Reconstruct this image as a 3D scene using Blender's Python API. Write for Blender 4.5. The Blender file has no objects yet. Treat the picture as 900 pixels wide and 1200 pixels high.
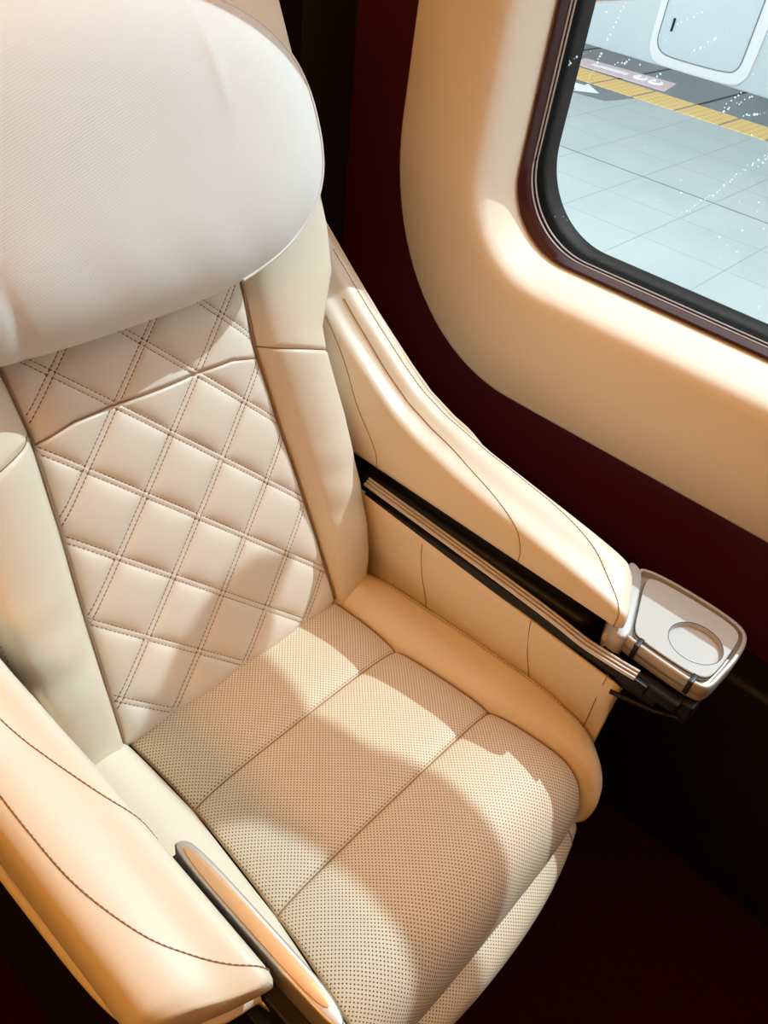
import bpy, bmesh, math, random
import numpy as np
from mathutils import Vector, Matrix
random.seed(7)
sc = bpy.context.scene
COL = sc.collection

# ------------------------------------------------------------------ helpers
def link(o, parent=None):
    COL.objects.link(o)
    if parent is not None:
        o.parent = parent
    return o

def empty(name, loc, label=None, cat=None, group=None):
    o = bpy.data.objects.new(name, None); COL.objects.link(o)
    o.location = loc; o.empty_display_size = .05
    if label: o['label'] = label
    if cat: o['category'] = cat
    if group: o['group'] = group
    return o

def tag(o, label=None, cat=None, kind=None):
    if label: o['label'] = label
    if cat: o['category'] = cat
    if kind: o['kind'] = kind
    return o

class MB:
    """collects pieces in world coordinates and links them as one mesh"""
    def __init__(self):
        self.v = []; self.f = []; self.uv = {}
    def add(self, vs, fs, uvs=None):
        b = len(self.v)
        self.v += [tuple(float(c) for c in p) for p in vs]
        for fc in fs:
            self.f.append(tuple(b + i for i in fc))
        if uvs is not None:
            for i, q in enumerate(uvs): self.uv[b + i] = q
    def grid(self, fn, us, vs, uvfn=None, flip=False):
        P = []; U = []
        for a in us:
            for b in vs:
                P.append(fn(a, b))
                if uvfn: U.append(uvfn(a, b))
        n = len(vs); F = []
        for i in range(len(us) - 1):
            for j in range(n - 1):
                q = (i*n + j, (i+1)*n + j, (i+1)*n + j+1, i*n + j+1)
                F.append(q[::-1] if flip else q)
        self.add(P, F, U if uvfn else None)
    def loft(self, secs, closed=True, cap=True):
        n = len(secs[0]); P = [p for s in secs for p in s]; F = []
        for i in range(len(secs) - 1):
            for j in range(n if closed else n - 1):
                k = (j + 1) % n
                F.append((i*n + j, i*n + k, (i+1)*n + k, (i+1)*n + j))
        if cap and closed:
            F.append(tuple(range(n))[::-1]); F.append(tuple((len(secs)-1)*n + j for j in range(n)))
        self.add(P, F)
    def tube(self, pts, r, n=8):
        pts = [np.array(p, float) for p in pts]; secs = []
        up = np.array([0, 0, 1.])
        for i, p in enumerate(pts):
            d = pts[min(i+1, len(pts)-1)] - pts[max(i-1, 0)]
            d /= np.linalg.norm(d) + 1e-12
            a = np.cross(d, up)
            if np.linalg.norm(a) < .05: a = np.cross(d, np.array([1., 0, 0]))
            a /= np.linalg.norm(a); b = np.cross(a, d)
            secs.append([p + r*(math.cos(t)*a + math.sin(t)*b) for t in np.linspace(0, 2*math.pi, n, endpoint=False)])
        self.loft(secs)
    def box(self, lo, hi, r=0.0, seg=3):
        bm = bmesh.new(); bmesh.ops.create_cube(bm, size=1)
        lo = Vector(lo); hi = Vector(hi); c = (lo + hi)/2; s = hi - lo
        for v in bm.verts: v.co = Vector((v.co.x*s.x, v.co.y*s.y, v.co.z*s.z)) + c
        if r > 0:
            bmesh.ops.bevel(bm, geom=bm.edges[:], offset=r, segments=seg, profile=.5, affect='EDGES')
        bm.verts.index_update()
        self.add([v.co for v in bm.verts], [[v.index for v in f.verts] for f in bm.faces]); bm.free()
    def plate(self, outline, z0, z1, bev=.002):
        """horizontal plate with rounded rims from a closed (x, y) outline"""
        def inset(d):
            O = np.array(outline); c = O.mean(0); n = len(O); R = []
            for i in range(n):
                t = O[(i+1) % n] - O[i-1]; t /= np.linalg.norm(t) + 1e-12
                m = np.array([-t[1], t[0]])
                if m @ (c - O[i]) < 0: m = -m
                R.append(O[i] + d*m)
            return R
        prof = [(bev, z0), (bev*.3, z0 + bev*.3), (0, z0 + bev), (0, z1 - bev), (bev*.3, z1 - bev*.3), (bev, z1)]
        self.loft([[(*p, z) for p in inset(d)] for d, z in prof])
    def dash(self, p, d, n, L, r, k=1.0):
        """one stitch: a little rounded thread lying on a surface"""
        p = np.array(p); d = d/ (np.linalg.norm(d)+1e-12); s = np.cross(n, d); s /= np.linalg.norm(s)+1e-12
        V = []
        for a, h in ((-.5, .45), (-.25, 1), (.25, 1), (.5, .45)):
            c = p + d*a*L
            V += [c - s*r*h, c + n*r*h*k, c + s*r*h, c - n*r*h*.6]
        F = [(3,2,1,0), (12,13,14,15)]
        for i in range(3):
            for j in range(4):
                F.append((i*4 + j, i*4 + (j+1) % 4, i*4 + 4 + (j+1) % 4, i*4 + 4 + j))
        self.add(V, F)
    def build(self, name, mat, parent=None, smooth=True, recalc=True):
        me = bpy.data.meshes.new(name)
        base = Vector((0, 0, 0)); q = parent
        while q is not None:
            base = base + q.location; q = q.parent
        me.from_pydata([tuple(Vector(p) - base) for p in self.v], [], self.f)
        if self.uv:
            l = me.uv_layers.new(name='UVMap')
            vi = np.empty(len(me.loops), dtype=np.int32); me.loops.foreach_get('vertex_index', vi)
            arr = np.array([self.uv.get(int(i), (0, 0)) for i in vi], dtype=np.float32)
            l.data.foreach_set('uv', arr.ravel())
        if recalc:
            bm = bmesh.new(); bm.from_mesh(me)
            bmesh.ops.recalc_face_normals(bm, faces=bm.faces[:]); bm.to_mesh(me); bm.free()
        if smooth:
            me.polygons.foreach_set('use_smooth', [True]*len(me.polygons))
            me.set_sharp_from_angle(angle=math.radians(48))
        me.materials.append(mat); me.update()
        return link(bpy.data.objects.new(name, me), parent)

def cr(pts, n):
    """Catmull-Rom through pts, n samples evenly by parameter"""
    P = np.array(pts, float); m = len(P)
    E = np.vstack([2*P[0]-P[1], P, 2*P[-1]-P[-2]]); out = []
    for t in np.linspace(0, m - 1, n):
        i = min(int(t), m - 2); s = t - i; a, b, c, d = E[i:i+4]
        out.append(.5*(2*b + (c-a)*s + (2*a-5*b+4*c-d)*s*s + (3*b-a-3*c+d)*s**3))
    return np.array(out)

def crc(pts, n):
    P = [np.array(p, float) for p in pts]; m = len(P); out = []
    for t in np.linspace(0, m, n, endpoint=False):
        i = int(t); s = t - i; a, b, c, d = (P[(i+k-1) % m] for k in range(4))
        out.append(.5*(2*b + (c-a)*s + (2*a-5*b+4*c-d)*s*s + (3*b-a-3*c+d)*s**3))
    return out

def resample(pts, step):
    P = np.array(pts, float); L = np.r_[0, np.cumsum(np.linalg.norm(np.diff(P, axis=0), axis=1))]
    n = max(2, int(L[-1]/step) + 1); t = np.linspace(0, L[-1], n)
    return np.stack([np.interp(t, L, P[:, k]) for k in range(P.shape[1])], 1)

def chaikin(P, k=2, closed=True):
    P = [np.array(p, float) for p in P]
    for _ in range(k):
        Q = []
        for i in range(len(P)):
            a, b = P[i], P[(i+1) % len(P)]
            Q += [a*.75 + b*.25, a*.25 + b*.75]
        P = Q
    return P

# ------------------------------------------------------------------ materials
def srgb(r, g, b):
    f = lambda c: (c/255/12.92 if c/255 <= .04045 else ((c/255+.055)/1.055)**2.4)
    return (f(r), f(g), f(b), 1)

def mat(name, col, rough=.5, metal=0, spec=.5, bump=0, bscale=400, var=0, vscale=3, coat=0, sheen=0):
    m = bpy.data.materials.new(name); m.use_nodes = True
    nt = m.node_tree; b = nt.nodes['Principled BSDF']
    b.inputs['Base Color'].default_value = col
    b.inputs['Roughness'].default_value = rough; b.inputs['Metallic'].default_value = metal
    b.inputs['Specular IOR Level'].default_value = spec
    b.inputs['Coat Weight'].default_value = coat
    b.inputs['Sheen Weight'].default_value = sheen
    if bump or var:
        tc = nt.nodes.new('ShaderNodeTexCoord')
    if bump:
        n = nt.nodes.new('ShaderNodeTexNoise'); n.inputs['Scale'].default_value = bscale; n.inputs['Detail'].default_value = 3
        nt.links.new(tc.outputs['Object'], n.inputs['Vector'])
        u = nt.nodes.new('ShaderNodeBump'); u.inputs['Strength'].default_value = bump; u.inputs['Distance'].default_value = .001
        nt.links.new(n.outputs['Fac'], u.inputs['Height']); nt.links.new(u.outputs['Normal'], b.inputs['Normal'])
    if var:
        n = nt.nodes.new('ShaderNodeTexNoise'); n.inputs['Scale'].default_value = vscale; n.inputs['Detail'].default_value = 4
        nt.links.new(tc.outputs['Object'], n.inputs['Vector'])
        r = nt.nodes.new('ShaderNodeMix'); r.data_type = 'RGBA'
        r.inputs[6].default_value = tuple(c*(1-var) for c in col[:3]) + (1,)
        r.inputs[7].default_value = tuple(min(1, c*(1+var)) for c in col[:3]) + (1,)
        nt.links.new(n.outputs['Fac'], r.inputs[0]); nt.links.new(r.outputs[2], b.inputs['Base Color'])
    return m

def math_node(nt, op, a, b=None, c=None):
    n = nt.nodes.new('ShaderNodeMath'); n.operation = op
    for i, x in enumerate((a, b, c)):
        if x is None: continue
        if isinstance(x, (int, float)): n.inputs[i].default_value = x
        else: nt.links.new(x, n.inputs[i])
    return n.outputs[0]

def perforated(name, col, hole, pitch=.0041, rad=.27):
    m = mat(name, col, rough=.5, spec=.4)
    nt = m.node_tree; b = nt.nodes['Principled BSDF']
    uv = nt.nodes.new('ShaderNodeTexCoord'); s = nt.nodes.new('ShaderNodeSeparateXYZ')
    nt.links.new(uv.outputs['UV'], s.inputs[0])
    k = 1/(pitch*math.sqrt(2))
    p = math_node(nt, 'MULTIPLY', math_node(nt, 'ADD', s.outputs[0], s.outputs[1]), k)
    q = math_node(nt, 'MULTIPLY', math_node(nt, 'SUBTRACT', s.outputs[0], s.outputs[1]), k)
    def cell(x):
        f = math_node(nt, 'FRACT', x); return math_node(nt, 'SUBTRACT', f, .5)
    a, c = cell(p), cell(q)
    d = math_node(nt, 'SQRT', math_node(nt, 'ADD', math_node(nt, 'MULTIPLY', a, a), math_node(nt, 'MULTIPLY', c, c)))
    mr = nt.nodes.new('ShaderNodeMapRange'); mr.interpolation_type = 'SMOOTHSTEP'
    nt.links.new(d, mr.inputs['Value'])
    mr.inputs['From Min'].default_value = rad - .09; mr.inputs['From Max'].default_value = rad + .06
    mx = nt.nodes.new('ShaderNodeMix'); mx.data_type = 'RGBA'
    mx.inputs[6].default_value = hole; mx.inputs[7].default_value = col
    nt.links.new(mr.outputs['Result'], mx.inputs[0]); nt.links.new(mx.outputs[2], b.inputs['Base Color'])
    bp = nt.nodes.new('ShaderNodeBump'); bp.inputs['Strength'].default_value = .5; bp.inputs['Distance'].default_value = .0008
    nt.links.new(mr.outputs['Result'], bp.inputs['Height']); nt.links.new(bp.outputs['Normal'], b.inputs['Normal'])
    return m

def twill(name, col):
    m = mat(name, col, rough=.75, spec=.25, sheen=.2)
    nt = m.node_tree; b = nt.nodes['Principled BSDF']
    uv = nt.nodes.new('ShaderNodeTexCoord'); s = nt.nodes.new('ShaderNodeSeparateXYZ')
    nt.links.new(uv.outputs['UV'], s.inputs[0])
    d = math_node(nt, 'MULTIPLY', math_node(nt, 'SUBTRACT', s.outputs[1], math_node(nt, 'MULTIPLY', s.outputs[0], .35)), 2*math.pi/.0030)
    w = math_node(nt, 'SINE', d)
    e = math_node(nt, 'SINE', math_node(nt, 'MULTIPLY', math_node(nt, 'ADD', s.outputs[0], s.outputs[1]), 2*math.pi/.003))
    h = math_node(nt, 'ADD', w, math_node(nt, 'MULTIPLY', e, .5))
    bp = nt.nodes.new('ShaderNodeBump'); bp.inputs['Strength'].default_value = .12; bp.inputs['Distance'].default_value = .0008
    nt.links.new(h, bp.inputs['Height']); nt.links.new(bp.outputs['Normal'], b.inputs['Normal'])
    mr = nt.nodes.new('ShaderNodeMapRange'); nt.links.new(h, mr.inputs['Value'])
    mr.inputs['From Min'].default_value = -1.5; mr.inputs['From Max'].default_value = 1.5
    mx = nt.nodes.new('ShaderNodeMix'); mx.data_type = 'RGBA'
    mx.inputs[6].default_value = tuple(c*.965 for c in col[:3]) + (1,); mx.inputs[7].default_value = col
    nt.links.new(mr.outputs['Result'], mx.inputs[0]); nt.links.new(mx.outputs[2], b.inputs['Base Color'])
    return m

def emit(name, col, s):
    m = bpy.data.materials.new(name); m.use_nodes = True; nt = m.node_tree
    nt.nodes.remove(nt.nodes['Principled BSDF']); e = nt.nodes.new('ShaderNodeEmission')
    e.inputs[0].default_value = col; e.inputs[1].default_value = s
    nt.links.new(e.outputs[0], nt.nodes['Material Output'].inputs[0]); return m

LEATH = (.80, .70, .55, 1)
M = dict(
    leather=mat('cream_leather', LEATH, .42, spec=.45, bump=.12, bscale=700, var=.03, vscale=9),
    quilt=mat('quilted_leather', (.80, .71, .595, 1), .40, spec=.5, bump=.12, bscale=700, var=.03, vscale=9),
    perf=perforated('perforated_leather', (.80, .665, .48, 1), (.07, .028, .008, 1), rad=.225),
    fabric=twill('ivory_twill', (.80, .775, .735, 1)),
    thread=mat('brown_thread', (.32, .18, .09, 1), .8, spec=.1),
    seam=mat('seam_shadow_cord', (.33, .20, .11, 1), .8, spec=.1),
    piping=mat('leather_piping', (.72, .60, .46, 1), .45),
    metal=mat('satin_champagne_metal', (.70, .62, .54, 1), .42, metal=.7),
    tray=mat('pearl_grey_lacquer', (.50, .49, .47, 1), .42, spec=.5, metal=0),
    trayrim=mat('bronze_grey_tray_rim', (.47, .42, .37, 1), .38, spec=.5, metal=.3),
    inlay=mat('copper_inlay', (.80, .46, .22, 1), .45, metal=.3),
    black=mat('black_plastic', (.008, .007, .007, 1), .45, spec=.3),
    darkmetal=mat('dark_bracket_metal', (.03, .028, .027, 1), .4, metal=.6),
    maroon=mat('maroon_wall_laminate', (.066, .006, .010, 1), .42, spec=.35, bump=.05, bscale=900),
    deep=mat('near_black_maroon', (.012, .005, .005, 1), .6, spec=.2),
    panel=mat('beige_wall_panel', (.93, .82, .66, 1), .55, spec=.3, bump=.04, bscale=600),
    frame=mat('dark_maroon_window_frame', (.05, .010, .011, 1), .4, spec=.35),
    rubber=mat('black_rubber_gasket', (.004, .005, .005, 1), .6, spec=.12),
    bead=mat('grey_gasket_bead', (.55, .52, .55, 1), .35),
    carpet=mat('maroon_carpet', (.022, .0018, .004, 1), .95, spec=.05, bump=1, bscale=500, var=.6, vscale=60),
    ceiling=mat('ceiling_white', (.5, .40, .27, 1), .7),
    cabin=mat('cabin_beige', (.30, .19, .10, 1), .6),
    train=mat('pale_blue_train_paint', (.53, .59, .61, 1), .35),
    traindoor=mat('pale_door_paint', (.51, .58, .61, 1), .35),
    trainframe=mat('white_door_frame', (.72, .74, .73, 1), .4),
    stripe=mat('rust_red_stripe', (.52, .24, .16, 1), .5),
    edge=mat('grey_platform_edge', (.19, .215, .22, 1), .8, var=.1, vscale=3),
    pink=mat('pink_marking', (.70, .53, .54, 1), .8),
    white=mat('white_marking', (.85, .88, .89, 1), .8),
    blockersteel=mat('sun_blocker_steel', (.4, .42, .43, 1), .7),  # only on the added, unseen sun blockers outside
    
    lamp=emit('warm_lamp_diffuser', (1.0, .46, .105, 1), 12.0),
    lamp_over=emit('warm_seat_lamp_diffuser', (1.0, .39, .05, 1), 3.6),
)

def platform_mat():
    m = mat('platform_tiles', (.58, .645, .655, 1), .75, spec=.25)
    nt = m.node_tree; b = nt.nodes['Principled BSDF']
    g = nt.nodes.new('ShaderNodeNewGeometry'); s = nt.nodes.new('ShaderNodeSeparateXYZ'); nt.links.new(g.outputs['Position'], s.inputs[0])
    def line(o, off, per, w):
        t = math_node(nt, 'DIVIDE', math_node(nt, 'SUBTRACT', o, off), per)
        d = math_node(nt, 'ABSOLUTE', math_node(nt, 'SUBTRACT', t, math_node(nt, 'ROUND', t)))
        return math_node(nt, 'LESS_THAN', d, w/per)
    l = math_node(nt, 'MAXIMUM', line(s.outputs[0], 4.79, .43, .004), line(s.outputs[1], 1.15, .4535, .004))
    dk = math_node(nt, 'LESS_THAN', math_node(nt, 'ABSOLUTE', math_node(nt, 'SUBTRACT', s.outputs[0], 4.79)), .008)
    n = nt.nodes.new('ShaderNodeTexNoise'); n.inputs['Scale'].default_value = 2.2; n.inputs['Detail'].default_value = 6
    nt.links.new(g.outputs['Position'], n.inputs['Vector'])
    a = nt.nodes.new('ShaderNodeMix'); a.data_type = 'RGBA'; a.inputs[6].default_value = (.385, .44, .435, 1); a.inputs[7].default_value = (.50, .54, .525, 1)
    nt.links.new(n.outputs['Fac'], a.inputs[0])
    c = nt.nodes.new('ShaderNodeMix'); c.data_type = 'RGBA'; c.inputs[7].default_value = (.34, .37, .36, 1)
    nt.links.new(l, c.inputs[0]); nt.links.new(a.outputs[2], c.inputs[6])
    e = nt.nodes.new('ShaderNodeMix'); e.data_type = 'RGBA'; e.inputs[7].default_value = (.18, .19, .185, 1)
    nt.links.new(dk, e.inputs[0]); nt.links.new(c.outputs[2], e.inputs[6]); nt.links.new(e.outputs[2], b.inputs['Base Color'])
    return m
M['platform'] = platform_mat()

def tactile_mat():
    m = mat('yellow_tactile', (.78, .52, .17, 1), .7)
    nt = m.node_tree; b = nt.nodes['Principled BSDF']
    g = nt.nodes.new('ShaderNodeNewGeometry'); s = nt.nodes.new('ShaderNodeSeparateXYZ'); nt.links.new(g.outputs['Position'], s.inputs[0])
    t = math_node(nt, 'DIVIDE', math_node(nt, 'SUBTRACT', s.outputs[1], 2.69), .36)
    d = math_node(nt, 'ABSOLUTE', math_node(nt, 'SUBTRACT', t, math_node(nt, 'ROUND', t)))
    gap = math_node(nt, 'LESS_THAN', d, .03)
    def cell(o, per): return math_node(nt, 'SUBTRACT', math_node(nt, 'FRACT', math_node(nt, 'DIVIDE', o, per)), .5)
    a, c = cell(s.outputs[0], .06), cell(s.outputs[1], .06)
    r = math_node(nt, 'SQRT', math_node(nt, 'ADD', math_node(nt, 'MULTIPLY', a, a), math_node(nt, 'MULTIPLY', c, c)))
    dot = math_node(nt, 'LESS_THAN', r, .25)
    x = nt.nodes.new('ShaderNodeMix'); x.data_type = 'RGBA'; x.inputs[6].default_value = (.77, .48, .14, 1); x.inputs[7].default_value = (.84, .62, .30, 1)
    nt.links.new(dot, x.inputs[0])
    y = nt.nodes.new('ShaderNodeMix'); y.data_type = 'RGBA'; y.inputs[7].default_value = (.28, .22, .11, 1)
    nt.links.new(gap, y.inputs[0]); nt.links.new(x.outputs[2], y.inputs[6]); nt.links.new(y.outputs[2], b.inputs['Base Color'])
    return m
M['tactile'] = tactile_mat()

def glass_mat():
    m = bpy.data.materials.new('window_glass'); m.use_nodes = True; nt = m.node_tree
    nt.nodes.remove(nt.nodes['Principled BSDF'])
    t = nt.nodes.new('ShaderNodeBsdfTransparent'); t.inputs[0].default_value = (.97, .985, .985, 1)
    g = nt.nodes.new('ShaderNodeBsdfGlossy'); g.inputs['Roughness'].default_value = .02
    lw = nt.nodes.new('ShaderNodeLayerWeight'); lw.inputs[0].default_value = .5
    f = math_node(nt, 'MULTIPLY_ADD', math_node(nt, 'POWER', lw.outputs['Facing'], 5.0), .5, .02)
    x = nt.nodes.new('ShaderNodeMixShader')
    nt.links.new(f, x.inputs[0]); nt.links.new(t.outputs[0], x.inputs[1]); nt.links.new(g.outputs[0], x.inputs[2])
    nt.links.new(x.outputs[0], nt.nodes['Material Output'].inputs[0]); return m
M['glass'] = glass_mat()
def drop_mat():
    m = bpy.data.materials.new('water_drop'); m.use_nodes = True; nt = m.node_tree
    nt.nodes.remove(nt.nodes['Principled BSDF'])
    t = nt.nodes.new('ShaderNodeBsdfTranslucent'); t.inputs[0].default_value = (.97, .99, .99, 1)
    g = nt.nodes.new('ShaderNodeBsdfTransparent'); x = nt.nodes.new('ShaderNodeMixShader'); x.inputs[0].default_value = .2
    nt.links.new(t.outputs[0], x.inputs[1]); nt.links.new(g.outputs[0], x.inputs[2])
    nt.links.new(x.outputs[0], nt.nodes['Material Output'].inputs[0]); return m
M['drop'] = drop_mat()

# ------------------------------------------------------------------ THE SEAT
XC = .527                                     # the seat's plane of symmetry
seat = empty('armchair', (XC, .4, 0), 'wide cream leather train armchair with quilted back and perforated seat cushion', 'seat')

# ---- seat cushion -------------------------------------------------
CP = cr([(.628,.440),(.55,.448),(.46,.450),(.36,.452),(.27,.454),(.215,.452),(.172,.446),(.143,.430),(.127,.405),(.121,.375),(.124,.34),(.137,.315)], 160)
CL = np.r_[0, np.cumsum(np.linalg.norm(np.diff(CP, axis=0), axis=1))]
CT = CL[-1]
def cpath(s):
    y = np.interp(s, CL, CP[:, 0]); z = np.interp(s, CL, CP[:, 1])
    e = .002
    dy = np.interp(min(s+e, CT), CL, CP[:, 0]) - np.interp(max(s-e, 0), CL, CP[:, 0])
    dz = np.interp(min(s+e, CT), CL, CP[:, 1]) - np.interp(max(s-e, 0), CL, CP[:, 1])
    l = math.hypot(dy, dz) or 1; dy /= l; dz /= l
    return y, z, (dz, -dy)                    # normal in (y, z), pointing up / forward
def s_at_y(y): return float(np.interp(-y, -CP[:, 0], CL))
S1, S2 = s_at_y(.463), s_at_y(.289)
def halfw(s):
    y = cpath(s)[0]
    base = np.interp(y, [.11, .165, .29, .46, .6], [.232, .230, .212, .197, .198])
    return base - .022*max(0, (s - s_at_y(.13)))/.12
def cush(a, s):
    """a in -1..1 across, s along"""
    y, z, n = cpath(s)
    segs = [0, S1, S2, CT]
    for i in range(3):
        if s <= segs[i+1] or i == 2:
            f = (s - segs[i])/(segs[i+1] - segs[i]); break
    L = segs[i+1] - segs[i]
    d = min(f, 1-f)*L if i < 2 else f*L
    if i == 0: d = (1-f)*L if f > .5 else max((1-f)*L*.5, .04)
    pil = .0085*(1 - math.exp(-max(d, 0)/.020))
    e = (1-abs(a))*halfw(s)
    edge = .012*(1 - math.exp(-e/.028)) - .004*math.exp(-e/.004)
    seamg = -.0035*(math.exp(-((s-S1)/.0025)**2) + math.exp(-((s-S2)/.0025)**2))
    h = pil + edge + seamg + .004*(1-a*a) - .006
    return np.array([XC + .005 + a*halfw(s), y + n[0]*h, z + n[1]*h])
aa = np.unique(np.r_[np.linspace(-1, 1, 81), np.linspace(-1, -.93, 12), np.linspace(.93, 1, 12)])
ss = np.unique(np.r_[np.linspace(0, CT, 170), np.linspace(S1-.008, S1+.008, 17), np.linspace(S2-.008, S2+.008, 17)])
mb = MB(); mb.grid(cush, aa, ss, uvfn=lambda a, s: (a*halfw(s), s)); 
cushion = mb.build('seat_cushion', M['perf'], seat, recalc=False)
cushion['label'] = 'perforated cream leather cushion in three cross panels'
mb = MB()
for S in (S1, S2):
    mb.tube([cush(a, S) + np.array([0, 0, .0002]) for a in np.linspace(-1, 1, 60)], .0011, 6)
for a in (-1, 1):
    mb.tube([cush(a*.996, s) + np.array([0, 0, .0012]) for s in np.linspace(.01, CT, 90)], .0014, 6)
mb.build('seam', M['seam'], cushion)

# side bolsters of the cushion
def outw(s):
    y = cpath(s)[0]
    b = np.interp(y, [.121, .128, .138, .155, .185, .24, .325, .42, .55, .6], [.248, .262, .270, .279, .288, .295, .295, .292, .284, .277])
    return b - .010*max(0, (s - s_at_y(.12)))/.1
BX = np.linspace(0, 1, 23)
def bolst(side):
    def fn(t, s):
        y, z, n = cpath(s)
        hi, ho = halfw(s), outw(s); d = ho - hi
        prof = [(0, -.009), (.04*d+.002, .006), (.22*d, .020), (.5*d, .029), (.8*d, .026), (.96*d, .013), (d+.003, -.004), (d+.003, -.03), (d-.004, -.08)]
        fade = 1 - .35*max(0, min(1, (s - s_at_y(.15))/.12))
        k = t*(len(prof)-1); i = min(int(k), len(prof)-2); f = k - i
        q = PROFS(prof, t)
        back = max(0., 1 - s/.03); h = q[1]*fade - .004*back*back
        if q[1] < -.01: h = q[1]
        wr = .0012*math.sin(s*58 + 2*math.sin(t*5))*math.exp(-((t-.45)/.25)**2)*math.exp(-((s-.38)/.12)**2)
        return np.array([XC + .005 + side*(hi + q[0]), y + n[0]*(h+wr), z + n[1]*(h+wr)])
    return fn
def PROFS(prof, t):
    P = np.array(prof); E = np.vstack([2*P[0]-P[1], P, 2*P[-1]-P[-2]]); m = len(P)
    k = t*(m-1); i = min(int(k), m-2); s = k - i; a, b, c, d = E[i:i+4]
    return .5*(2*b + (c-a)*s + (2*a-5*b+4*c-d)*s*s + (3*b-a-3*c+d)*s**3)
for side in (1, -1):
    fn = bolst(side); mb = MB()
    mb.grid(fn, np.linspace(0, 1, 41), np.linspace(0, CT, 130), flip=(side < 0))
    bo = mb.build('cushion_bolster', M['leather'], seat)
    mb = MB(); mb.tube([fn(.60, s) + np.array([0, 0, .0008]) for s in np.linspace(.005, CT-.01, 120)], .0024, 8)
    pp = mb.build('piping', M['piping'], bo)
    mb = MB(); pts = resample([fn(.55, s) for s in np.linspace(.01, CT-.02, 160)], .0062)
    for i in range(len(pts)-1):
        d = pts[i+1]-pts[i]; mb.dash((pts[i]+pts[i+1])/2 + np.array([0, 0, .0004]), d, np.array([side*.3, -.1, .95]), .0042, .0007)
    mb.build('stitching', M['thread'], bo)

# cushion underside and pedestal
mb = MB(); mb.box((XC-.262, .125, .25), (XC+.272, .66, .415), .03)
mb.build('cushion_pan', M['black'], seat)
mb = MB(); mb.box((XC-.20, .20, .02), (XC+.20, .62, .27), .02); mb.box((XC-.26, .16, 0), (XC+.26, .70, .03), .01)
mb.build('pedestal', M['black'], seat)

# calf rest under the front edge
KP = cr([(.140,.350),(.106,.349),(.084,.339),(.073,.320),(.074,.29),(.090,.235),(.120,.16),(.150,.09),(.165,.07)], 80)
KL = np.r_[0, np.cumsum(np.linalg.norm(np.diff(KP, axis=0), axis=1))]; KT = KL[-1]
def calf(x, s):
    y = np.interp(s, KL, KP[:, 0]); z = np.interp(s, KL, KP[:, 1])
    e = abs(x)/.262
    return np.array([XC + .005 + x, y + .040*e**2.2 + .03*max(0, e-.93)/.07, z - .016*e**4])
mb = MB(); W = .215
mb.grid(calf, np.linspace(-W, W, 60), np.linspace(0, KT, 70), uvfn=lambda x, s: (x, s))
ck = mb.build('calf_rest', M['perf'], seat, recalc=False)
for sd in (1, -1):
    mb = MB(); mb.grid(calf, np.linspace(W, .262, 14)*sd, np.linspace(0, KT, 70))
    mb.build('side_border', M['leather'], ck)
    mb = MB(); mb.tube([calf(sd*W, s) for s in np.linspace(0, KT, 60)], .0012, 6); mb.build('seam', M['seam'], ck)
mb = MB(); mb.box((XC-.25, .15, .06), (XC+.26, .18, .335), .015); mb.build('back_plate', M['black'], ck)

# ---- backrest ------------------------------------------------------
RA = math.radians(25)
BO = np.array([XC - .002, .59, .46]); BV = np.array([0, math.sin(RA), math.cos(RA)]); BN = np.array([0, -math.cos(RA), math.sin(RA)]); BU = np.array([1., 0, 0])
def bk(u, v, w): return BO + u*BU + v*BV + w*BN
def qh(v): return float(np.interp(v, [-.02, 0, .19, .31, .43, .52, .62, 1.0], [.202, .201, .189, .178, .170, .176, .182, .19]))
DU, DV, U0, V0 = .0622, .0605, .001, .246
SPC = 2*DU*DV/math.hypot(DU, DV)
def seamv(u): return .428 - .012*max(0, (abs(u)-.12)/.05)
def quilt_w(u, v):
    a, b = (u-U0)/DU, (v-V0)/DV; p, q = (a+b)/2, (a-b)/2
    dp, dq = abs(p-round(p))*SPC, abs(q-round(q))*SPC
    def f(d):
        x = max(0, d-.0036)
        return 1 - math.exp(-x/.010)
    on = 1 - min(1, max(0, (v-.56)/.03))
    w = .0068*f(dp)*f(dq)*on
    for d in (dp, dq):                         # raised strip between the twin stitches
        w += .0009*math.exp(-(d/.0024)**2)*on - .0010*math.exp(-((d-.0036)/.0013)**2)*on
    ds = v - seamv(u)
    w += -.0032*math.exp(-(ds/.0028)**2)
    e = qh(v) - abs(u)
    w *= (1 - math.exp(-max(e, 0)/.010))*(1 - math.exp(-max(v+.012, 0)/.014))
    w += -.008*math.exp(-e/.009)
    w += -.012*math.exp(-(v+.012)/.010) if v > -.012 else -.012
    return w + .006*(1-(u/.2)**2)
def quilt(a, v):
    u = a*qh(v); return bk(u, v, quilt_w(u, v))
mb = MB()
mb.grid(quilt, np.linspace(-1, 1, 191), np.unique(np.r_[np.linspace(-.012, .60, 300), np.linspace(.42, .436, 16), np.linspace(.6, 1.0, 12)]))
qp = mb.build('quilted_panel', M['quilt'], seat, recalc=False)
qp['label'] = 'diamond-quilted cream leather backrest panel'
mb = MB(); mb.tube([quilt(a, seamv(a*qh(.428))) + .0008*BN for a in np.linspace(-1, 1, 60)], .0011, 6)
for sd in (1, -1):
    mb.tube([quilt(sd*.997, v) + .004*BN for v in np.linspace(0, .6, 80)], .0016, 6)
mb.build('seam', M['seam'], qp)
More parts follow.
